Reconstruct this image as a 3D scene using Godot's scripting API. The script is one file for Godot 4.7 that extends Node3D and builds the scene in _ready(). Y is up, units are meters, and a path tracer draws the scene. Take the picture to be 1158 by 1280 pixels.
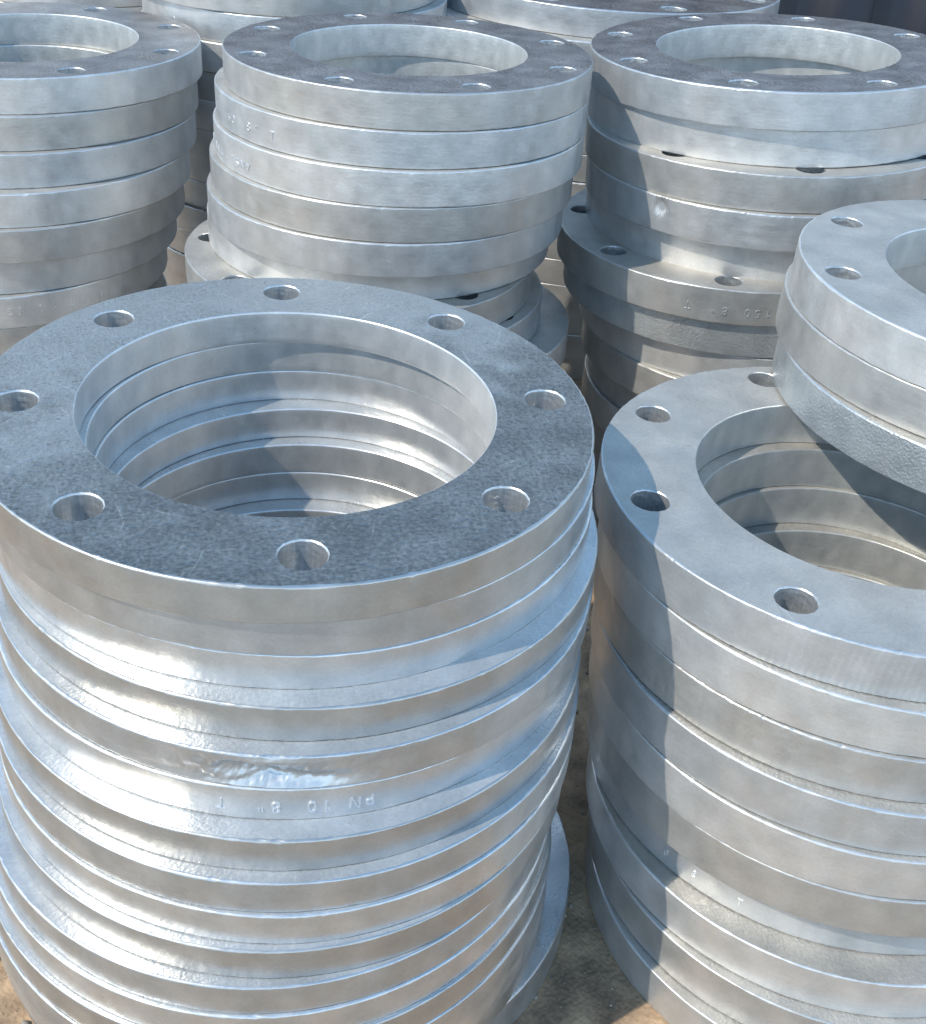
extends Node3D
# Stacks of galvanized steel pipe flanges on a dusty floor, seen from just above the nearest stack.

const TAU8 := TAU / 8.0
const FLOOR_TO_EYE := 0.690

var M := {}            # materials
var used_names := {}
var rng := RandomNumberGenerator.new()
var body_cache := {}

func _ready() -> void:
	rng.seed = 20240611
	# ---------------------------------------------------------------- camera, sky, sun, exposure
	var cam := Camera3D.new()
	cam.name = "camera"
	var pitch := 0.57568
	var roll := 0.07522
	var fwd := Vector3(0, -sin(pitch), -cos(pitch))
	var up0 := Vector3(0, cos(pitch), -sin(pitch))
	var right := cos(roll) * Vector3.RIGHT + sin(roll) * up0
	var up := -sin(roll) * Vector3.RIGHT + cos(roll) * up0
	cam.transform = Transform3D(Basis(right, up, -fwd), Vector3(0, FLOOR_TO_EYE, 0))
	cam.fov = 46.5306
	cam.near = 0.02
	cam.far = 200.0
	add_child(cam)

	var sky_mat := ProceduralSkyMaterial.new()
	sky_mat.sky_top_color = Color(0.24, 0.41, 0.568)
	sky_mat.sky_horizon_color = Color(0.805, 0.882, 0.938)
	sky_mat.sky_curve = 0.32
	sky_mat.ground_bottom_color = Color(0.35, 0.28, 0.22)
	sky_mat.ground_horizon_color = Color(0.55, 0.52, 0.50)
	sky_mat.sun_angle_max = 25.0
	sky_mat.sky_energy_multiplier = 1.5
	var sky := Sky.new()
	sky.sky_material = sky_mat
	var env := Environment.new()
	env.background_mode = Environment.BG_SKY
	env.sky = sky
	env.tonemap_mode = Environment.TONE_MAPPER_LINEAR
	env.tonemap_exposure = 1.14
	env.sdfgi_enabled = true
	env.ssao_enabled = true
	env.ssil_enabled = true
	var we := WorldEnvironment.new()
	we.name = "environment"
	we.environment = env
	add_child(we)

	var sun := DirectionalLight3D.new()
	sun.name = "sun"
	sun.light_color = Color(1.0, 0.95, 0.88)
	sun.light_energy = 1.12
	sun.light_angular_distance = 0.55
	sun.shadow_enabled = true
	var el := deg_to_rad(46.5)
	var az := deg_to_rad(149.0)
	var to_sun := Vector3(cos(az) * cos(el), sin(el), sin(az) * cos(el))
	sun.look_at_from_position(to_sun * 10.0, Vector3.ZERO, Vector3.UP)
	add_child(sun)

	make_materials()

	# ---------------------------------------------------------------- the setting
	build_floor()
	build_wall()
	build_grit()

	# ---------------------------------------------------------------- the stacks
	build_stacks()


# ==================================================================== names and tags
func numbered(called: String) -> String:
	var n: int = used_names.get(called, 0)
	used_names[called] = n + 1
	return called if n == 0 else "%s_%03d" % [called, n]


func tag(o: Node3D, label: String, category: String, group := "") -> void:
	o.set_meta("label", label)
	o.set_meta("category", category)
	if group != "":
		o.set_meta("group", group)


func part(called: String, mesh: Mesh, mats: Array, parent: Node3D) -> MeshInstance3D:
	var o := MeshInstance3D.new()
	o.name = called
	o.mesh = mesh
	for i in mats.size():
		o.set_surface_override_material(i, mats[i])
	parent.add_child(o, true)
	return o


# ==================================================================== textures and materials
func noise(kind: int, freq: float, octaves: int, s: int) -> FastNoiseLite:
	var n := FastNoiseLite.new()
	n.noise_type = kind
	n.frequency = freq
	n.fractal_type = FastNoiseLite.FRACTAL_FBM if octaves > 1 else FastNoiseLite.FRACTAL_NONE
	n.fractal_octaves = octaves
	n.seed = s
	return n


func field(n: FastNoiseLite, w: int, h: int, W: int, H: int) -> Image:
	# seamless grey noise drawn at w x h and stretched to W x H
	var im := n.get_seamless_image(w, h)
	im.convert(Image.FORMAT_L8)
	if w != W or h != H:
		# pad by wrapping so that the stretch stays seamless
		var big := Image.create(w + 8, h + 8, false, Image.FORMAT_L8)
		for dx in [-1, 0, 1]:
			for dy in [-1, 0, 1]:
				big.blit_rect(im, Rect2i(0, 0, w, h), Vector2i(4 + dx * w, 4 + dy * h))
		var sx := float(W) / w
		var sy := float(H) / h
		big.resize(int((w + 8) * sx), int((h + 8) * sy), Image.INTERPOLATE_CUBIC)
		im = big.get_region(Rect2i(int(4 * sx), int(4 * sy), W, H))
	return im


func mixed(layers: Array, W: int, H: int, lo: float, hi: float, gamma := 1.0) -> PackedFloat32Array:
	# layers: [image, weight]; result stretched from lo to hi
	var total := 0.0
	for l in layers:
		total += absf(l[1])
	var out := PackedFloat32Array()
	out.resize(W * H)
	for l in layers:
		var d: PackedByteArray = l[0].get_data()
		var k: float = l[1] / (255.0 * total)
		for i in W * H:
			out[i] += d[i] * k
	var mn := 1e9
	var mx := -1e9
	for v in out:
		mn = minf(mn, v)
		mx = maxf(mx, v)
	for i in W * H:
		out[i] = lo + (hi - lo) * pow((out[i] - mn) / (mx - mn), gamma)
	return out


func worn(f: PackedFloat32Array, S: int, lines: int, spots: int, delta: float, s: int, big := 4.5) -> PackedFloat32Array:
	# handling marks: fine straight scratches and small scuffed spots, wrapping at the borders
	var r := RandomNumberGenerator.new()
	r.seed = s
	for i in lines:
		var x := r.randf() * S
		var y := r.randf() * S
		var a := r.randf() * TAU
		var n := int(r.randf_range(10, 90))
		var d := delta * r.randf_range(0.4, 1.2)
		var bend := r.randf_range(-0.006, 0.006)
		for k in n:
			f[posmod(int(y), S) * S + posmod(int(x), S)] += d * sin(PI * k / n)
			x += cos(a)
			y += sin(a)
			a += bend
	for i in spots:
		var x := int(r.randf() * S)
		var y := int(r.randf() * S)
		var rad := r.randf_range(big * 0.22, big)
		var d := delta * r.randf_range(-1.0, 0.9)
		var squash := r.randf_range(0.5, 1.6)
		var ph := r.randf() * TAU
		var span := int(big * 2.2)
		for dy in range(-span, span + 1):
			for dx in range(-span, span + 1):
				var an := atan2(dy, dx)
				var q := Vector2(dx * squash, dy / squash).length() / (rad * (1.0 + 0.35 * sin(an * 3.0 + ph)))
				if q < 1.0:
					f[posmod(y + dy, S) * S + posmod(x + dx, S)] += d * (1.0 - q * q)
	return f


func to_image(f: PackedFloat32Array, W: int, H: int) -> Image:
	var b := PackedByteArray()
	b.resize(W * H)
	for i in W * H:
		b[i] = int(clampf(f[i], 0, 1) * 255.0)
	return Image.create_from_data(W, H, false, Image.FORMAT_L8, b)


func tinted(f: PackedFloat32Array, W: int, H: int, dark: Color, light: Color) -> Image:
	var b := PackedByteArray()
	b.resize(W * H * 3)
	for i in W * H:
		var t := clampf(f[i], 0, 1)
		b[i * 3] = int((dark.r + (light.r - dark.r) * t) * 255)
		b[i * 3 + 1] = int((dark.g + (light.g - dark.g) * t) * 255)
		b[i * 3 + 2] = int((dark.b + (light.b - dark.b) * t) * 255)
	return Image.create_from_data(W, H, false, Image.FORMAT_RGB8, b)


func bump_of(im: Image, strength: float) -> ImageTexture:
	var c: Image = im.duplicate()
	c.convert(Image.FORMAT_RGBA8)
	c.bump_map_to_normal_map(strength)
	return ImageTexture.create_from_image(c)


func metal(albedo_im: Image, rough_im: Image, normal_tex: Texture2D, normal_scale: float, metallic: float, tint: Color) -> StandardMaterial3D:
	var m := StandardMaterial3D.new()
	m.albedo_texture = tex(albedo_im)
	m.albedo_color = tint
	m.metallic = metallic
	m.roughness = 1.0
	m.roughness_texture = tex(rough_im)
	m.roughness_texture_channel = BaseMaterial3D.TEXTURE_CHANNEL_RED
	m.normal_enabled = true
	m.normal_texture = normal_tex
	m.normal_scale = normal_scale
	return m


var tex_of := {}
func tex(im: Image) -> ImageTexture:
	if not tex_of.has(im):
		tex_of[im] = ImageTexture.create_from_image(im)
	return tex_of[im]


func make_materials() -> void:
	var S := 1024
	var SI := FastNoiseLite.TYPE_SIMPLEX_SMOOTH
	var CE := FastNoiseLite.TYPE_CELLULAR
	var VA := FastNoiseLite.TYPE_VALUE_CUBIC
	var cloud := field(noise(SI, 0.014, 4, 3), 512, 512, S, S)
	var cloud2 := field(noise(SI, 0.02, 3, 17), 512, 512, S, S)
	var fine := field(noise(VA, 0.35, 3, 5), S, S, S, S)
	var fine2 := field(noise(VA, 0.22, 2, 31), S, S, S, S)
	var along := field(noise(SI, 0.08, 4, 7), 128, 1024, S, S)      # drawn out round the rim
	var across := field(noise(SI, 0.05, 3, 9), 512, 64, S, S)       # runs of zinc down the rim
	var blotch := field(noise(SI, 0.03, 2, 23), 256, 256, S, S)
	var crystal_n := noise(CE, 0.06, 1, 12)
	crystal_n.cellular_return_type = FastNoiseLite.RETURN_CELL_VALUE
	var crystal := field(crystal_n, S, S, S, S)

	# rim of the flanges: drawn-out streaks, cloudy zinc, a few runs
	var rim_h := to_image(mixed([[along, 0.13], [fine, 0.10], [across, 0.06], [cloud, 1.2]], S, S, 0, 1), S, S)
	var rim_n := bump_of(rim_h, 5.0)
	var rim_a := tinted(worn(worn(mixed([[cloud, 0.8], [fine2, 0.35], [across, 0.1], [along, 0.1]], S, S, 0, 1), S, 160, 150, 0.45, 5), S, 0, 46, 0.34, 15, 22), S, S, Color(0.77, 0.785, 0.79), Color(0.90, 0.905, 0.905))
	var rim_r_bright := to_image(mixed([[cloud2, 0.7], [fine, 0.25], [across, 0.15]], S, S, 0.27, 0.46), S, S)
	var rim_r_dull := to_image(worn(mixed([[cloud2, 0.7], [fine, 0.25], [across, 0.15]], S, S, 0.30, 0.50), S, 160, 150, 0.12, 5), S, S)
	var rough_h := to_image(mixed([[fine2, 0.7], [across, 0.4], [blotch, 0.4]], S, S, 0, 1), S, S)
	var rough_n := bump_of(rough_h, 6.0)
	# faces
	var top_h := to_image(mixed([[fine, 0.5], [fine2, 0.5], [blotch, 0.5]], S, S, 0, 1), S, S)
	var top_n := bump_of(top_h, 4.0)
	var top_a := tinted(worn(mixed([[fine, 0.8], [fine2, 0.7], [blotch, 0.25], [cloud, 0.55]], S, S, -0.2, 1.15), S, 260, 120, 0.5, 6), S, S, Color(0.56, 0.575, 0.585), Color(0.94, 0.945, 0.945))
	var top_r := to_image(worn(mixed([[cloud2, 0.6], [fine2, 0.5], [crystal, 0.2]], S, S, 0.20, 0.46), S, 260, 60, 0.12, 6), S, S)
	var top_r_dull := to_image(mixed([[blotch, 0.6], [fine2, 0.5], [crystal, 0.2]], S, S, 0.42, 0.7), S, S)
	# the nearest face: darker with stronger mottling towards one side, paler on the rest
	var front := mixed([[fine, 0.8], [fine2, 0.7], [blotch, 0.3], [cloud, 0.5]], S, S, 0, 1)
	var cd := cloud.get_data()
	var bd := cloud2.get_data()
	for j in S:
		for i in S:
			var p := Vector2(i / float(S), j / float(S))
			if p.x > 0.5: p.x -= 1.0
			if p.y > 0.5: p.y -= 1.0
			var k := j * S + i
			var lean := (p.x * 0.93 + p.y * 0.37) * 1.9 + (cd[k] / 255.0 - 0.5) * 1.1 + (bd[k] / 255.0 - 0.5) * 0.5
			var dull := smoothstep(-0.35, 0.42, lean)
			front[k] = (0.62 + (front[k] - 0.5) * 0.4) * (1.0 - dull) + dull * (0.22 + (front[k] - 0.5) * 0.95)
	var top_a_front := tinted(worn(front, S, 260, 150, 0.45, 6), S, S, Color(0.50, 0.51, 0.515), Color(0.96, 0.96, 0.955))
	var top_a_dull := tinted(worn(mixed([[fine, 0.35], [fine2, 0.35], [blotch, 0.3], [cloud, 0.9]], S, S, 0, 1), S, 200, 110, 0.5, 7), S, S, Color(0.69, 0.70, 0.705), Color(0.86, 0.87, 0.87))
	var top_a_dark := tinted(worn(mixed([[fine, 0.4], [fine2, 0.4], [blotch, 0.2], [cloud, 0.7]], S, S, -0.1, 1.1), S, 220, 120, 0.4, 8), S, S, Color(0.53, 0.515, 0.515), Color(0.80, 0.79, 0.785))

	for k in 3:
		var g: float = [1.0, 0.90, 0.95][k]
		var c: Color = [Color(g, g, g), Color(g, g * 0.995, g * 0.985), Color(g * 0.98, g * 0.99, g)][k]
		M["rim_bright_%d" % k] = metal(rim_a, rim_r_bright, rim_n, 0.2, 0.84, c)
		M["rim_dull_%d" % k] = metal(rim_a, rim_r_dull, rim_n, 0.3, 0.68, c)
	M["rim_rough"] = metal(rim_a, rim_r_dull, rough_n, 0.32, 0.7, Color(0.9, 0.92, 0.93))
	M["top_bright"] = metal(top_a, top_r, top_n, 0.5, 0.88, Color(0.84, 0.815, 0.78))
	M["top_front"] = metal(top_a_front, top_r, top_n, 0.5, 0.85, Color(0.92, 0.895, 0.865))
	M["ledge"] = metal(top_a_dull, top_r, top_n, 0.18, 0.65, Color(1, 1, 1))
	M["top_dull"] = metal(top_a_dull, top_r_dull, top_n, 0.4, 0.6, Color(0.93, 0.91, 0.88))
	M["top_dark"] = metal(top_a_dark, top_r, top_n, 0.5, 0.8, Color(1.0, 0.98, 0.96))
	M["bore_bright"] = metal(rim_a, rim_r_bright, rim_n, 0.2, 0.66, Color(1, 1, 1))
	M["bore_dull"] = metal(rim_a, rim_r_dull, rim_n, 0.4, 0.55, Color(0.95, 0.96, 0.96))
	M["hole"] = metal(rim_a, rim_r_bright, rough_n, 0.3, 0.75, Color(0.95, 0.96, 0.97))
	var st := StandardMaterial3D.new()
	st.albedo_color = Color(0.93, 0.94, 0.95)
	st.metallic = 0.85
	st.roughness = 0.32
	M["stamp"] = st

	# floor: dusty brown concrete with darker oil marks
	var fl_a := tinted(mixed([[cloud, 0.9], [cloud2, 0.6], [fine2, 0.35], [fine, 0.2]], S, S, -0.3, 1.25), S, S, Color(0.44, 0.37, 0.30), Color(0.78, 0.67, 0.54))
	var gr_a := tinted(mixed([[cloud2, 0.9], [cloud, 0.6], [fine2, 0.35], [fine, 0.2]], S, S, 0, 1), S, S, Color(0.53, 0.50, 0.465), Color(0.70, 0.67, 0.62))
	var fl_r := to_image(mixed([[cloud, 0.7], [fine, 0.3]], S, S, 0.65, 0.95), S, S)
	var fl_n := bump_of(to_image(mixed([[fine2, 0.4], [blotch, 0.6], [cloud, 0.6]], S, S, 0, 1), S, S), 5.0)
	var fl := metal(fl_a, fl_r, fl_n, 0.9, 0.0, Color(1, 1, 1))
	fl.uv1_triplanar = true
	fl.uv1_world_triplanar = true
	fl.uv1_scale = Vector3.ONE * 2.3
	M["floor"] = fl
	var gr := metal(gr_a, fl_r, fl_n, 0.7, 0.0, Color(1, 1, 1))
	gr.uv1_triplanar = true
	gr.uv1_world_triplanar = true
	gr.uv1_scale = Vector3.ONE * 1.1
	M["ground"] = gr
	var wall := StandardMaterial3D.new()
	wall.albedo_color = Color(0.07, 0.10, 0.16)
	wall.roughness = 0.6
	wall.roughness_texture = tex(fl_r)
	wall.uv1_triplanar = true
	M["wall"] = wall


# ==================================================================== setting
func build_floor() -> void:
	var p := PlaneMesh.new()
	p.size = Vector2(60, 60)
	p.subdivide_width = 4
	p.subdivide_depth = 4
	var o := part("ground", p, [M.ground], self)
	o.position.y = -0.004
	o.set_meta("kind", "structure")
	# the brown dusty strip that the stacks stand on
	var q := PlaneMesh.new()
	q.size = Vector2(4.6, 3.0)
	var f := part("floor", q, [M.floor], self)
	f.position = Vector3(0.2, 0, -1.62)
	f.set_meta("kind", "structure")


func build_grit() -> void:
	# sand grains and small stones lying on the floor round the front stacks
	var sp := SphereMesh.new()
	sp.radius = 0.5
	sp.height = 0.75
	sp.radial_segments = 7
	sp.rings = 3
	var mm := MultiMesh.new()
	mm.transform_format = MultiMesh.TRANSFORM_3D
	mm.use_colors = true
	mm.mesh = sp
	mm.instance_count = 5000
	var r := RandomNumberGenerator.new()
	r.seed = 77
	for i in mm.instance_count:
		var big := pow(r.randf(), 6.0)
		var size := 0.0007 + 0.0045 * big
		var b := Basis(Vector3(r.randf_range(-1, 1), r.randf_range(-1, 1), r.randf_range(-1, 1)).normalized(), r.randf() * TAU).scaled(Vector3(size * r.randf_range(0.8, 1.6), size * r.randf_range(0.6, 1.0), size))
		mm.set_instance_transform(i, Transform3D(b, Vector3(r.randf_range(-0.5, 0.75), size * 0.25, r.randf_range(-1.0, -0.3))))
		var g := r.randf_range(0.10, 0.42)
		mm.set_instance_color(i, Color(g * 1.12, g, g * 0.84))
	var m := StandardMaterial3D.new()
	m.vertex_color_use_as_albedo = true
	m.roughness = 0.9
	sp.material = m
	var o := MultiMeshInstance3D.new()
	o.name = "grit"
	o.multimesh = mm
	add_child(o)
	o.set_meta("kind", "stuff")
	tag(o, "sandy grit and tiny stones on the brown floor between the stacks", "grit")


func build_wall() -> void:
	# a dark blue ribbed sheet-metal wall behind the stacks
	var st := SurfaceTool.new()
	st.begin(Mesh.PRIMITIVE_TRIANGLES)
	var pts: PackedVector2Array = []
	var x := -3.2
	while x < 3.2:
		pts.append(Vector2(x, 0.0))
		pts.append(Vector2(x + 0.09, 0.0))
		pts.append(Vector2(x + 0.11, 0.03))
		pts.append(Vector2(x + 0.18, 0.03))
		x += 0.2
	var n := pts.size()
	for i in range(n - 1, -1, -1):
		pts.append(pts[i] + Vector2(0, -0.006))
	var h := 1.15
	for i in pts.size():
		var a := pts[i]
		var b := pts[(i + 1) % pts.size()]
		quad(st, Vector3(a.x, 0, a.y), Vector3(b.x, 0, b.y), Vector3(b.x, h, b.y), Vector3(a.x, h, a.y))
	for i in n - 1:
		var a := pts[i]
		var b := pts[i + 1]
		var d := Vector3(0, 0, -0.006)
		quad(st, Vector3(a.x, h, a.y), Vector3(b.x, h, b.y), Vector3(b.x, h, b.y) + d, Vector3(a.x, h, a.y) + d)
	st.generate_normals()
	var o := part("back_wall", st.commit(), [M.wall], self)
	o.position = Vector3(0.2, 0, -2.75)
	tag(o, "dark blue ribbed metal wall behind all the stacks", "wall")


func quad(st: SurfaceTool, a: Vector3, b: Vector3, c: Vector3, d: Vector3) -> void:
	for v in [a, c, b, a, d, c]:
		st.add_vertex(v)


# ==================================================================== flange meshes
# Local frame: origin at the centre of the underside, y up, first bolt hole on +x, angles from x to z.
class Spec:
	var R: float; var bore: float; var bolt: float; var hole: float; var t: float
	func _init(r: float, b: float, c: float, h: float, th: float) -> void:
		R = r; bore = b; bolt = c; hole = h; t = th

var THIN := Spec.new(0.170, 0.1144, 0.1452, 0.0114, 0.0215)
var THICK := Spec.new(0.170, 0.1085, 0.1483, 0.0116, 0.0310)


func ring_point(r: float, a: float, y: float) -> Vector3:
	return Vector3(r * cos(a), y, r * sin(a))


class Rows:
	# a skin of rows of points round an axis
	var v := PackedVector3Array()
	var uv := PackedVector2Array()
	var n := 0


func skin(rows: Array, n: int, inward: bool, vscale: float) -> Array:
	# rows: Array of PackedVector3Array with n + 1 points each (last = first). Smooth normals by area.
	var v := PackedVector3Array()
	var uv := PackedVector2Array()
	var nr := rows.size()
	var length := 0.0
	for r in nr:
		if r > 0:
			length += (rows[r][0] - rows[r - 1][0]).length()
		for i in n + 1:
			v.append(rows[r][i])
			uv.append(Vector2(4.0 * i / n, length / vscale))
	var normal := PackedVector3Array()
	normal.resize(v.size())
	var idx := PackedInt32Array()
	for r in nr - 1:
		for i in n:
			var a := r * (n + 1) + i
			var b := a + 1
			var c := a + n + 1
			var d := c + 1
			var tri := [a, b, d, a, d, c] if not inward else [a, d, b, a, c, d]
			for k in [0, 3]:
				var p: Vector3 = v[tri[k]]
				var fn := (v[tri[k + 2]] - p).cross(v[tri[k + 1]] - p)
				normal[tri[k]] += fn
				normal[tri[k + 1]] += fn
				normal[tri[k + 2]] += fn
			idx.append_array(PackedInt32Array(tri))
	for r in nr:
		var a := r * (n + 1)
		var s: Vector3 = normal[a] + normal[a + n]
		normal[a] = s
		normal[a + n] = s
	for i in normal.size():
		normal[i] = normal[i].normalized()
	var arr := []
	arr.resize(Mesh.ARRAY_MAX)
	arr[Mesh.ARRAY_VERTEX] = v
	arr[Mesh.ARRAY_NORMAL] = normal
	arr[Mesh.ARRAY_TEX_UV] = uv
	arr[Mesh.ARRAY_INDEX] = idx
	return arr


func face_arrays(outer: PackedVector3Array, n: int, r_in: float, sp: Spec, y: float, facing: float, holes: bool) -> Array:
	# flat annulus with eight bolt holes between an uneven outer line (n + 1 points) and the bore
	var v := PackedVector3Array()
	var idx := PackedInt32Array()
	var per := n / 16
	var rh := sp.hole + 0.0009
	for s in 16:
		var from := s * per
		var poly := PackedVector2Array()
		# outer arc
		for i in per + 1:
			var p := outer[(from + i) % n]
			poly.append(Vector2(p.x, p.z))
		# back along the inner arc; on every second border stands a hole
		var a0 := TAU * from / n
		var a1 := TAU * (from + per) / n
		var c1 := Vector2(cos(a1), sin(a1)) * sp.bolt
		var c0 := Vector2(cos(a0), sin(a0)) * sp.bolt
		if holes and s % 2 == 1:
			for k in 9:    # half circle round the hole at a1, from outside in, on this side
				var w := a1 - PI * k / 8.0
				poly.append(c1 + Vector2(cos(w), sin(w)) * rh)
		for i in range(per, -1, -1):
			var a := TAU * (from + i) / n
			poly.append(Vector2(cos(a), sin(a)) * r_in)
		if holes and s % 2 == 0:
			for k in 9:    # the hole at a0, from inside out
				var w := a0 + PI - PI * k / 8.0
				poly.append(c0 + Vector2(cos(w), sin(w)) * rh)
		var tri := Geometry2D.triangulate_polygon(poly)
		var base := v.size()
		for p in poly:
			v.append(Vector3(p.x, y, p.y))
		for k in range(0, tri.size(), 3):
			var A := poly[tri[k]]
			var B := poly[tri[k + 1]]
			var C := poly[tri[k + 2]]
			var ccw := (B - A).cross(C - A) * facing
			if ccw > 0:
				idx.append_array(PackedInt32Array([base + tri[k], base + tri[k + 1], base + tri[k + 2]]))
			else:
				idx.append_array(PackedInt32Array([base + tri[k], base + tri[k + 2], base + tri[k + 1]]))
	var normal := PackedVector3Array()
	var uv := PackedVector2Array()
	for p in v:
		normal.append(Vector3(0, facing, 0))
		uv.append(Vector2(p.x, p.z) / 0.36)
	var arr := []
	arr.resize(Mesh.ARRAY_MAX)
	arr[Mesh.ARRAY_VERTEX] = v
	arr[Mesh.ARRAY_NORMAL] = normal
	arr[Mesh.ARRAY_TEX_UV] = uv
	arr[Mesh.ARRAY_INDEX] = idx
	return arr


var gouge_noise := noise(FastNoiseLite.TYPE_SIMPLEX_SMOOTH, 1.0, 3, 77)
var scrape_noise := noise(FastNoiseLite.TYPE_SIMPLEX_SMOOTH, 1.0, 3, 91)
func dent_at(kind: String, a: float, v: float) -> float:
	match kind:
		"gouge":
			var d := rad_to_deg(a)
			if d < 64 or d > 112:
				return 0.0
			var near_edges := smoothstep(1.0, 0.8, v) * smoothstep(0.0, 0.12, v)
			var scoop := exp(-pow((d - 87.5) / 5.0, 2.0) - pow((v - 0.42 - (d - 87.5) * 0.02) / 0.26, 2.0))
			var tail := exp(-pow((d - 79.0) / 5.5, 2.0) - pow((v - 0.30) / 0.18, 2.0))
			var band := exp(-pow((d - 88.0) / 13.0, 2.0)) * smoothstep(-0.1, 0.2, v) * smoothstep(1.0, 0.6, v)
			var ridge := gouge_noise.get_noise_3d(d * 0.22, v * 3.0 + d * 0.05, 3.0)
			var small := gouge_noise.get_noise_3d(d * 1.1, v * 6.0, 8.0)
			return near_edges * (-0.0050 * scoop - 0.0026 * tail + 0.0016 * exp(-pow((d - 87.0) / 7.0, 2.0) - pow((v - 0.80) / 0.10, 2.0)) - band * (0.0009 + 0.0016 * ridge + 0.0009 * small))
		"chatter":
			var d := rad_to_deg(a)
			if d < 100 or d > 150:
				return 0.0
			return 0.00007 * sin(a * 0.17 / 0.0042 * TAU + v * 2.0) * smoothstep(100, 110, d) * smoothstep(150, 138, d) * smoothstep(1.0, 0.7, v)
		"scrape":
			var d := rad_to_deg(a)
			if d < 108 or d > 152:
				return 0.0
			var w := smoothstep(108, 118, d) * smoothstep(152, 144, d)
			return -0.0007 * w * maxf(0.0, scrape_noise.get_noise_3d(d * 0.35, v * 4.0 + d * 0.09, 2.0)) * smoothstep(0.0, 0.3, v)
		"chip":
			var d := Vector2((rad_to_deg(a) - 131.5) * 0.00297, (v - 0.72) * 0.031)
			return -0.0022 * smoothstep(0.008, 0.004, d.length() * (1.0 + 0.3 * sin(a * 900.0)))
	return 0.0


func body_mesh(sp: Spec, s: int, holes: bool, n := 480, wall_rows := 3, dent := "") -> ArrayMesh:
	# surface 0: top and bottom faces, surface 1: rim with rounded, slightly uneven edges
	var nz := noise(FastNoiseLite.TYPE_SIMPLEX_SMOOTH, 1.0, 3, s)
	var lump := noise(FastNoiseLite.TYPE_SIMPLEX_SMOOTH, 1.0, 2, s + 50)
	var rows := []
	var steps := 4
	var top_line := PackedVector3Array()
	var bottom_line := PackedVector3Array()
	var prof := []        # [edge part 0..1 or wall part]
	for k in steps + 1:
		prof.append([0, k / float(steps)])
	for k in range(1, wall_rows + 1):
		prof.append([1, k / float(wall_rows + 1)])
	for k in range(steps, -1, -1):
		prof.append([2, k / float(steps)])
	for pr in prof:
		var row := PackedVector3Array()
		for i in n + 1:
			var a := TAU * (i % n) / n
			var ca := cos(a)
			var sa := sin(a)
			var e1 := 0.0013 + 0.0007 * nz.get_noise_3d(ca * 2.5, sa * 2.5, 1.0) + 0.0007 * nz.get_noise_3d(ca * 22.0, sa * 22.0, 4.0)
			var e2 := 0.0011 + 0.0005 * nz.get_noise_3d(ca * 2.5, sa * 2.5, 9.0) + 0.0005 * nz.get_noise_3d(ca * 20.0, sa * 20.0, 13.0)
			var nick := nz.get_noise_3d(ca * 62.0, sa * 62.0, 17.0)
			e1 += 0.0035 * maxf(0.0, nick - 0.42)
			e1 = maxf(e1, 0.0005)
			e2 = maxf(e2, 0.0005)
			var w := sp.R - 0.0003 + 0.0003 * lump.get_noise_3d(ca * 1.6, sa * 1.6, 2.0) + 0.00010 * lump.get_noise_3d(ca * 14.0, sa * 14.0, 6.0)
			var y := 0.0
			var r := w
			if pr[0] == 0:
				var q: float = pr[1] * PI / 2
				r = w - e1 + e1 * sin(q)
				y = sp.t - e1 + e1 * cos(q)
			elif pr[0] == 2:
				var q: float = pr[1] * PI / 2
				r = w - e2 + e2 * sin(q)
				y = e2 - e2 * cos(q)
			else:
				y = (sp.t - e1) + (e2 - sp.t + e1) * pr[1]
				r = w + 0.00012 * lump.get_noise_3d(ca * 5.0, sa * 5.0, y * 160.0)
			if dent != "" and not (pr[0] != 1 and pr[1] == 0.0):
				r += dent_at(dent, a, y / sp.t)
			row.append(Vector3(r * ca, y, r * sa))
		rows.append(row)
	top_line = rows[0]
	bottom_line = rows[rows.size() - 1]
	var m := ArrayMesh.new()
	var f := face_arrays(top_line, n, sp.bore + 0.0008, sp, sp.t, 1.0, holes)
	var g := face_arrays(bottom_line, n, sp.bore + 0.0005, sp, 0.0, -1.0, holes)
	var base: int = f[Mesh.ARRAY_VERTEX].size()
	var gi: PackedInt32Array = g[Mesh.ARRAY_INDEX]
	for i in gi.size():
		gi[i] += base
	for k in [Mesh.ARRAY_VERTEX, Mesh.ARRAY_NORMAL, Mesh.ARRAY_TEX_UV]:
		f[k] = f[k] + g[k]
	f[Mesh.ARRAY_INDEX] = f[Mesh.ARRAY_INDEX] + gi
	m.add_surface_from_arrays(Mesh.PRIMITIVE_TRIANGLES, f)
	m.add_surface_from_arrays(Mesh.PRIMITIVE_TRIANGLES, skin(rows, n, false, 0.267))
	return m


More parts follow.
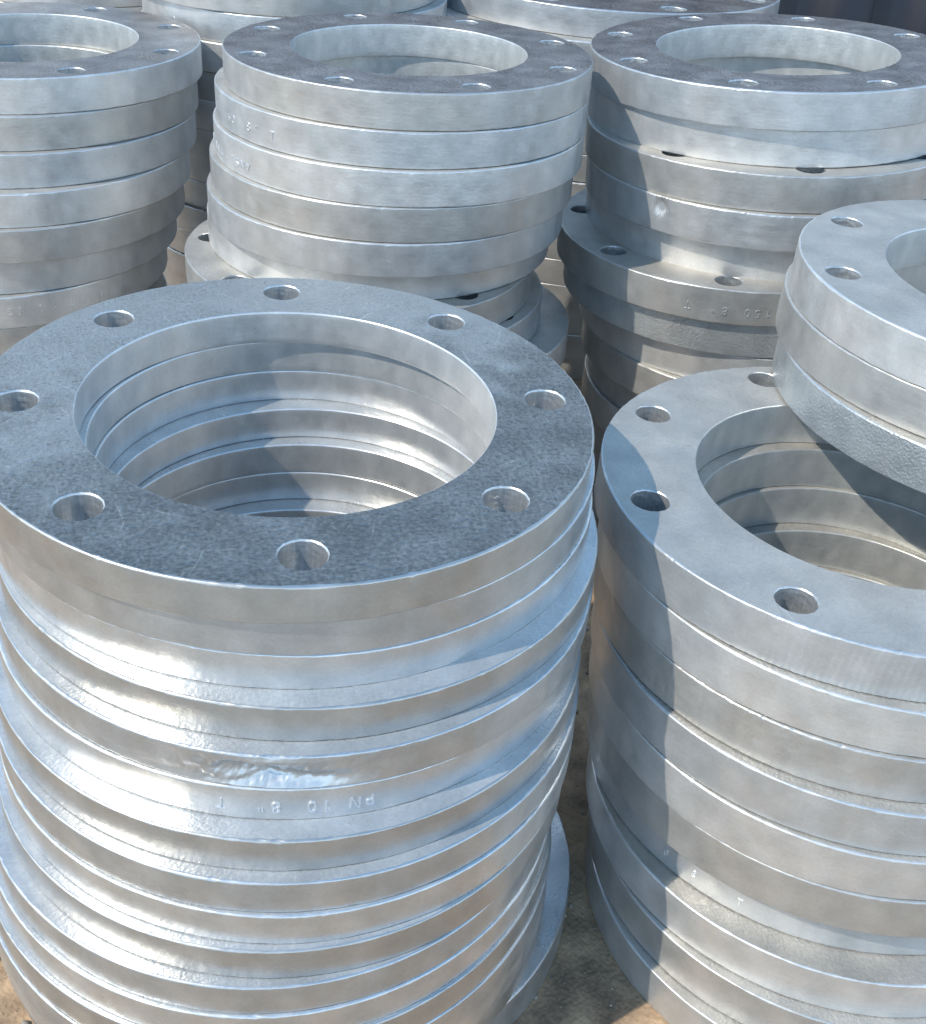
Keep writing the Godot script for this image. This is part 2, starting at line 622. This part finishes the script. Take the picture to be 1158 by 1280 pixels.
func bore_mesh(sp: Spec, s: int) -> ArrayMesh:
	var nz := noise(FastNoiseLite.TYPE_SIMPLEX_SMOOTH, 1.0, 3, s)
	var n := 320
	var rows := []
	var c1 := 0.0008
	var c2 := 0.0005
	var prof := [[c1, sp.t], [c1 * 0.3, sp.t - c1 * 0.5], [0.0, sp.t - c1 * 1.3]]
	for k in range(1, 6):
		prof.append([0.0, sp.t * (1.0 - k / 6.0)])
	prof.append([0.0, c2 * 1.5])
	prof.append([c2, 0.0])
	for j in prof.size():
		var row := PackedVector3Array()
		for i in n + 1:
			var a := TAU * (i % n) / n
			var r: float = sp.bore + prof[j][0]
			if j > 0 and j < prof.size() - 1:
				r += 0.00018 * nz.get_noise_3d(cos(a) * 3.0, sin(a) * 3.0, prof[j][1] * 60.0) + 0.00006 * nz.get_noise_3d(cos(a) * 26.0, sin(a) * 26.0, prof[j][1] * 200.0)
			row.append(Vector3(r * cos(a), prof[j][1], r * sin(a)))
		rows.append(row)
	var m := ArrayMesh.new()
	m.add_surface_from_arrays(Mesh.PRIMITIVE_TRIANGLES, skin(rows, n, true, 0.267))
	return m


func hole_mesh(sp: Spec) -> ArrayMesh:
	# lining of a bolt hole: chamfered mouth and the fine ridges the drill left
	var n := 48
	var nz := noise(FastNoiseLite.TYPE_SIMPLEX_SMOOTH, 1.0, 2, 640)
	var rows := []
	var prof := [[0.0009, sp.t], [0.0003, sp.t - 0.0006]]
	var y := sp.t - 0.0012
	var k := 0
	while y > 0.001:
		prof.append([0.0 if k % 2 == 0 else 0.00045, y])
		y -= 0.0009
		k += 1
	prof.append([0.0, 0.0006])
	prof.append([0.0009, 0.0])
	for j in prof.size():
		var p: Array = prof[j]
		var row := PackedVector3Array()
		for i in n + 1:
			var a := TAU * (i % n) / n
			var e := 0.0
			if j > 0 and j < prof.size() - 1:
				e = 0.00035 * nz.get_noise_3d(cos(a) * 2.5, sin(a) * 2.5, p[1] * 250.0)
			row.append(ring_point(sp.hole + p[0] + e, a, p[1]))
		rows.append(row)
	var m := ArrayMesh.new()
	m.add_surface_from_arrays(Mesh.PRIMITIVE_TRIANGLES, skin(rows, n, true, 0.267))
	return m


func body_of(sp: Spec, variant: int, holes: bool) -> ArrayMesh:
	var key := [sp.t, variant, holes]
	if not body_cache.has(key):
		body_cache[key] = body_mesh(sp, 100 + variant * 7 + int(sp.t * 1e5), holes)
	return body_cache[key]


# ==================================================================== lettering punched into a rim
var font: SystemFont
func stamp_mesh(sp: Spec, letters: Array, turned: bool, y: float, em: float) -> ArrayMesh:
	# letters: [character, angle in degrees in the flange's own frame]
	if font == null:
		font = SystemFont.new()
		font.font_names = PackedStringArray(["Droid Sans"])
	var st := SurfaceTool.new()
	st.begin(Mesh.PRIMITIVE_TRIANGLES)
	for l in letters:
		var t := TextMesh.new()
		t.text = l[0]
		t.font = font
		t.font_size = 24
		t.pixel_size = em / 24.0
		t.depth = 0.0007
		t.curve_step = 2.0
		var a := deg_to_rad(l[1])
		var out := Vector3(cos(a), 0, sin(a))
		var upv := Vector3.UP
		var rt := Vector3(sin(a), 0, -cos(a))
		if turned:
			upv = -upv
			rt = -rt
		var wob := deg_to_rad(rng.randf_range(-4, 4))
		var b := Basis(rt.rotated(out, wob), upv.rotated(out, wob), out)
		st.append_from(t, 0, Transform3D(b, out * (sp.R - 0.0001) + Vector3(0, y + rng.randf_range(-0.0006, 0.0006), 0)))
	return st.commit()


# ==================================================================== a flange
var bores := {}
var linings := {}
func flange(sp: Spec, look: Dictionary) -> Node3D:
	# look: rim, top, bore (material names), variant, holes, body (a mesh of its own)
	var o := Node3D.new()
	o.name = numbered("pipe_flange")
	add_child(o)
	var body: ArrayMesh = look.get("body", null)
	if body == null:
		body = body_of(sp, look.variant, look.holes)
	part("ring", body, [M[look.top], M[look.rim]], o)
	var kb := [sp.t, look.variant % 2]
	if not bores.has(kb):
		bores[kb] = bore_mesh(sp, 300 + look.variant % 2 * 11)
	part("bore", bores[kb], [M[look.bore]], o)
	if look.holes:
		if not linings.has(sp.t):
			linings[sp.t] = hole_mesh(sp)
		for k in 8:
			var h := part("bolt_hole", linings[sp.t], [M.hole], o)
			h.position = ring_point(sp.bolt, TAU8 * k, 0)
			h.rotation.y = k * 1.3
	return o


func place(o: Node3D, x: float, y: float, z: float, tx: float, tz: float, yaw: float, scale_xz: float, scale_y: float) -> void:
	var up := Vector3(tx, 1, tz).normalized()
	var a := (Vector3.RIGHT - up * up.x).normalized()
	var b := a.cross(up)
	var c := deg_to_rad(yaw)
	o.transform = Transform3D(Basis((a * cos(c) + b * sin(c)) * scale_xz, up * scale_y, (b * cos(c) - a * sin(c)) * scale_xz), Vector3(x, y, z))


const ORDINAL := ["topmost", "second from the top", "third from the top", "fourth from the top", "fifth from the top", "sixth from the top", "seventh from the top", "eighth from the top", "ninth from the top", "tenth from the top", "eleventh from the top", "twelfth from the top", "thirteenth from the top", "fourteenth from the top", "fifteenth from the top", "sixteenth from the top", "seventeenth from the top", "eighteenth from the top"]


func stack(rows: Array, sp: Spec, s: float, o: Dictionary) -> void:
	# rows: [x, z] of each flange in millimetres from the top down; o: top height, thicknesses, tilt, texts
	var n := rows.size()
	var y: float = o.top
	for i in n:
		var k := 1.0 - i / float(n - 1) if n > 1 else 1.0
		if o.get("even_tilt", false):
			k = 1.0
		var t: float = o.t
		var floor_y: float = o.get("floor", 0.0)
		if i >= o.get("exact", 99) or i == n - 1:
			t = (y - floor_y) / (n - i)
		var special: Dictionary = o.get("special", {}).get(i, {})
		var holes: bool = i == 0 or special.get("holes", false)
		var look := {
			"rim": special.get("rim", "%s_%d" % [o.rim, (i * 7 + int(o.seed)) % 3]),
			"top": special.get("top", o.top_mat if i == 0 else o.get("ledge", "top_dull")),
			"bore": o.bore, "variant": (i * 5 + int(o.seed)) % 4, "holes": holes}
		var spec: Spec = special.get("spec", sp)
		if special.has("body"):
			look.body = special.body
		var f := flange(spec, look)
		var yaw: float = special.get("yaw", o.yaw if i == 0 else rng.randf_range(0, 360))
		var base := y - t + 0.00012
		var scales: Array = o.get("scales", [])
		var size: float = s * (scales[i] if i < scales.size() else 1.0)
		place(f, rows[i][0] * 0.001, base, rows[i][1] * 0.001, o.tilt[0] * k, o.tilt[1] * k, yaw, size, (t - 0.00024) / spec.t)
		tag(f, special.get("label", o.label % ORDINAL[i]), "flange", o.group)
		if special.has("stamp"):
			var d: Dictionary = special.stamp
			var letters := []
			for l in d.letters:
				letters.append([l[0], l[1] - yaw])
			part("stamped_lettering", stamp_mesh(spec, letters, d.turned, spec.t * d.get("at", 0.5), d.get("em", 0.0095)), [M.stamp], f)
		y -= t


func build_stacks() -> void:
	# front left: seventeen thin flanges
	stack([[-100.6, -584.0], [-97.6, -588.3], [-96.3, -589.2], [-91.1, -577.2], [-91.7, -567.6], [-94.3, -567.4], [-94.3, -554.3], [-93.5, -546.8], [-93.5, -544.9], [-96.2, -540.2], [-102.4, -534.9], [-104.0, -535.9], [-105.5, -536.9], [-106.0, -538.9], [-106.4, -541.9], [-105.4, -546.7], [-76.0, -570.4]], THIN, 1.0, {
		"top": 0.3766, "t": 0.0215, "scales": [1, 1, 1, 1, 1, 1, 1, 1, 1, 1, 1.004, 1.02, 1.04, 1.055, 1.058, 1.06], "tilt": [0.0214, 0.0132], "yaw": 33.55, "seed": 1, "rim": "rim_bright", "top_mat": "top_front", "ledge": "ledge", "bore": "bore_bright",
		"label": "shiny thin galvanized flange, %s in the front left stack", "group": "flanges of the front left stack",
		"special": {
			0: {"label": "shiny flange with eight bolt holes and wide open bore, topmost of front left stack"},
			4: {"label": "shiny flange with a gouged scar along its front rim, fifth in the front left stack", "body": body_mesh(THIN, 410, false, 1080, 14, "gouge"), "yaw": 0.0},
			5: {"label": "shiny flange stamped upside down below the scarred one in the front left stack", "stamp": {"turned": true, "at": 0.42, "letters": [["P", 69.5], ["N", 72.0], ["1", 76.6], ["0", 79.0], ["8", 84.8], ["\"", 87.3], ["T", 93.6]]}},
			16: {"holes": true, "yaw": 30.9, "spec": THICK, "label": "wider flange with its bolt holes showing on the floor, lowest of the front left stack"}}})
	# front right: ten thick flanges
	stack([[253.5, -650.0], [258.4, -641.5], [260.0, -639.1], [261.6, -629.8], [264.0, -625.2], [267.2, -624.1], [270.9, -635.7], [272.8, -615.0], [277.2, -604.3], [278.7, -592.4]], THICK, 1.0, {
		"top": 0.3104, "t": 0.031, "tilt": [0.0217, -0.0029], "yaw": -16.22, "seed": 2, "rim": "rim_dull", "top_mat": "top_dull", "bore": "bore_dull",
		"label": "matt grey galvanized flange, %s in the front right stack", "group": "flanges of the front right stack",
		"special": {
			0: {"label": "matt grey flange half covered by the pile of three, topmost of the front right stack", "body": body_mesh(THICK, 510, true, 1600, 6, "chatter")},
			2: {"label": "matt flange with scraped streaks on its rim, third in the front right stack", "body": body_mesh(THICK, 512, false, 960, 12, "scrape"), "yaw": 0.0},
			6: {"label": "set back flange with small stamped marks, seventh in the front right stack", "stamp": {"turned": false, "at": 0.35, "em": 0.007, "letters": [["0", 138.0], ["8", 130.5], ["T", 119.9]]}}}})
	# three flanges lying on the front right stack
	stack([[389.5, -792.0], [386.5, -795.0], [388.0, -781.0]], THICK, 1.0, {
		"top": 0.4012, "floor": 0.3082, "t": 0.031, "tilt": [0.0217, -0.0029], "even_tilt": true, "yaw": 36.8, "seed": 3, "rim": "rim_dull", "top_mat": "top_dull", "bore": "bore_dull",
		"label": "pale matt flange, %s in the pile of three on the front right stack", "group": "pile of three flanges on the front right stack",
		"special": {
			1: {"label": "pale matt flange in the middle of the pile of three on the front right stack"},
			2: {"label": "frosted rough rimmed flange, lowest of the pile of three on the front right stack", "rim": "rim_rough"}}})
	# middle back
	stack([[-76.5, -1086.4], [-80.6, -1087.1], [-81.8, -1082.2], [-87.0, -1079.5], [-91.4, -1075.0], [-98.5, -1091.9], [-113.0, -1058.5], [-101.2, -1058.3], [-73.2, -1057.4], [-134.8, -1041.8], [-128.3, -1045.3], [-124.6, -1047.2], [-126.5, -1043.5], [-125.6, -1045.3], [-127.4, -1044.4], [-124.6, -1046.2]], THICK, 0.9437, {
		"top": 0.4608, "t": 0.02883, "exact": 9, "scales": [1.0, 1.025, 1.028, 1.022, 1.012], "tilt": [-0.0105, -0.0072], "yaw": 18.61, "seed": 4, "rim": "rim_dull", "top_mat": "top_dark", "bore": "bore_dull",
		"label": "grey galvanized flange, %s in the middle back stack", "group": "flanges of the middle back stack",
		"special": {
			0: {"label": "grey flange with a dark brownish face, topmost of the middle back stack"},
			1: {"label": "grey flange with faint stamped figures at its left, second in the middle back stack", "stamp": {"turned": false, "at": 0.42, "letters": [["I", 161], ["1", 150], ["5", 146.8], ["0", 143.4], ["8", 134.9], ["\"", 131.2], ["T", 124.7]]}},
			2: {"label": "grey flange stamped upside down at its left, third in the middle back stack", "stamp": {"turned": true, "at": 0.35, "letters": [["A", 134.2], ["N", 137.2], ["S", 140.2], ["I", 142.8], ["1", 151.5], ["5", 155.0], ["0", 158.5], ["8", 168.0]]}},
			6: {"holes": true, "yaw": 44.0, "label": "flange shifted left so two bolt holes show, seventh in the middle back stack"},
			7: {"holes": true, "yaw": 29.7}}})
	# back right
	stack([[263.7, -1192.0], [266.1, -1199.6], [267.7, -1176.8], [271.0, -1170.4], [275.6, -1183.8], [249.2, -1156.3], [259.2, -1160.8], [279.4, -1160.0], [284.9, -1150.0], [296.4, -1159.6], [293.3, -1157.5], [297.4, -1154.4], [295.4, -1160.6], [294.3, -1156.5]], THICK, 1.0306, {
		"top": 0.4637, "t": 0.03224, "exact": 9, "tilt": [-0.0584, -0.0041], "yaw": 20.39, "seed": 5, "rim": "rim_dull", "top_mat": "top_dark", "bore": "bore_dull",
		"label": "grey galvanized flange, %s in the back right stack", "group": "flanges of the back right stack",
		"special": {
			0: {"label": "grey flange with a smeared dark face and open bore, topmost of the back right stack"},
			2: {"holes": true, "yaw": 42.0, "label": "flange with slivers of bolt holes showing, third in the back right stack"},
			3: {"label": "flange with a dark chip on its rim, fourth in the back right stack", "body": body_mesh(THICK, 530, false, 1440, 16, "chip"), "yaw": 0.0},
			4: {"label": "set back flange with a glaring sunlit rim, fifth in the back right stack"},
			5: {"holes": true, "yaw": 10.8, "label": "flange jutting out with stamped figures and bolt holes, sixth in the back right stack", "stamp": {"turned": true, "at": 0.38, "letters": [["1", 88.4], ["5", 91.3], ["0", 94.2], ["8", 100.7], ["\"", 104.0], ["T", 111.4]]}},
			6: {"rim": "rim_rough", "label": "dark rough rimmed flange below the jutting one in the back right stack"}}})
	# back left, cut by the edge of the picture
	stack([[-460.3, -1205.5], [-465.2, -1200.6], [-466.7, -1192.0], [-470.7, -1176.4], [-477.2, -1167.7], [-488.0, -1169.1], [-497.7, -1158.2], [-503.9, -1156.6], [-501.0, -1160.0], [-505.0, -1155.0], [-503.0, -1158.0], [-504.0, -1157.0], [-502.0, -1156.0], [-503.9, -1156.6]], THICK, 0.991, {
		"top": 0.4201, "t": 0.031, "exact": 8, "tilt": [-0.0067, -0.0001], "yaw": 10.01, "seed": 6, "rim": "rim_dull", "top_mat": "top_dark", "bore": "bore_dull",
		"label": "grey galvanized flange, %s in the back left stack", "group": "flanges of the back left stack",
		"special": {
			0: {"label": "grey flange with bolt holes and bore showing, topmost of the back left stack"},
			6: {"label": "shaded flange stamped with figures, seventh in the back left stack", "stamp": {"turned": false, "at": 0.55, "letters": [["S", 66.3], ["I", 63.4], ["1", 56.7], ["5", 53.0], ["8", 46.8], ["\"", 43.2], ["T", 36.0]]}}}})
	# farther stacks, only their upper flanges are in view
	far_stack("stack behind the middle back stack", [[-250, -1480], [-238, -1478], [-240, -1474], [-246, -1478]], 1.03, 0.4660, 7, 14.0, {"turned": false, "at": 0.4, "letters": [["1", 137], ["5", 133], ["0", 129]]})
	far_stack("stack behind the back right stack", [[130, -1625], [116, -1606], [122, -1612], [124, -1610]], 1.27, 0.4480, 8, 25.0, {})
	far_stack("stack behind the back left stack", [[-560, -1690], [-552, -1686], [-556, -1690], [-554, -1688]], 1.0, 0.5100, 9, 5.0, {})
	far_stack("farthest stack at the back", [[-30, -1880], [-34, -1876], [-30, -1882], [-28, -1878]], 1.0, 0.4800, 10, 5.0, {})


func far_stack(where: String, rows: Array, s: float, top: float, sd: int, yaw: float, stamp: Dictionary) -> void:
	var special := {}
	if not stamp.is_empty():
		special[1] = {"stamp": stamp}
	var t := 0.031
	stack(rows, THICK, s, {"top": top, "t": t, "floor": top - t * rows.size(), "tilt": [0.0, 0.0], "yaw": yaw, "seed": sd, "rim": "rim_dull", "top_mat": "top_dark", "bore": "bore_dull",
		"label": "grey galvanized flange, %s in the " + where, "group": "flanges of the " + where, "special": special})
	# the rest of that stack, hidden by the nearer ones, down to the floor
	var y := top - t * rows.size()
	var n := int(round(y / t))
	var each := y / n
	var st := SurfaceTool.new()
	st.begin(Mesh.PRIMITIVE_TRIANGLES)
	for i in n:
		var m := body_of(THICK, i % 4, false)
		var at := Transform3D(Basis(Vector3.UP, i * 1.7).scaled(Vector3(s, (each - 0.0002) / THICK.t, s)), Vector3(rows[-1][0] * 0.001 + rng.randf_range(-0.004, 0.004), i * each, rows[-1][1] * 0.001 + rng.randf_range(-0.004, 0.004)))
		st.append_from(m, 1, at)
	var o := part(numbered("lower_flanges"), st.commit(), [M.rim_dull_0], self)
	o.set_meta("kind", "stuff")
	tag(o, "hidden lower flanges of the " + where, "flanges")
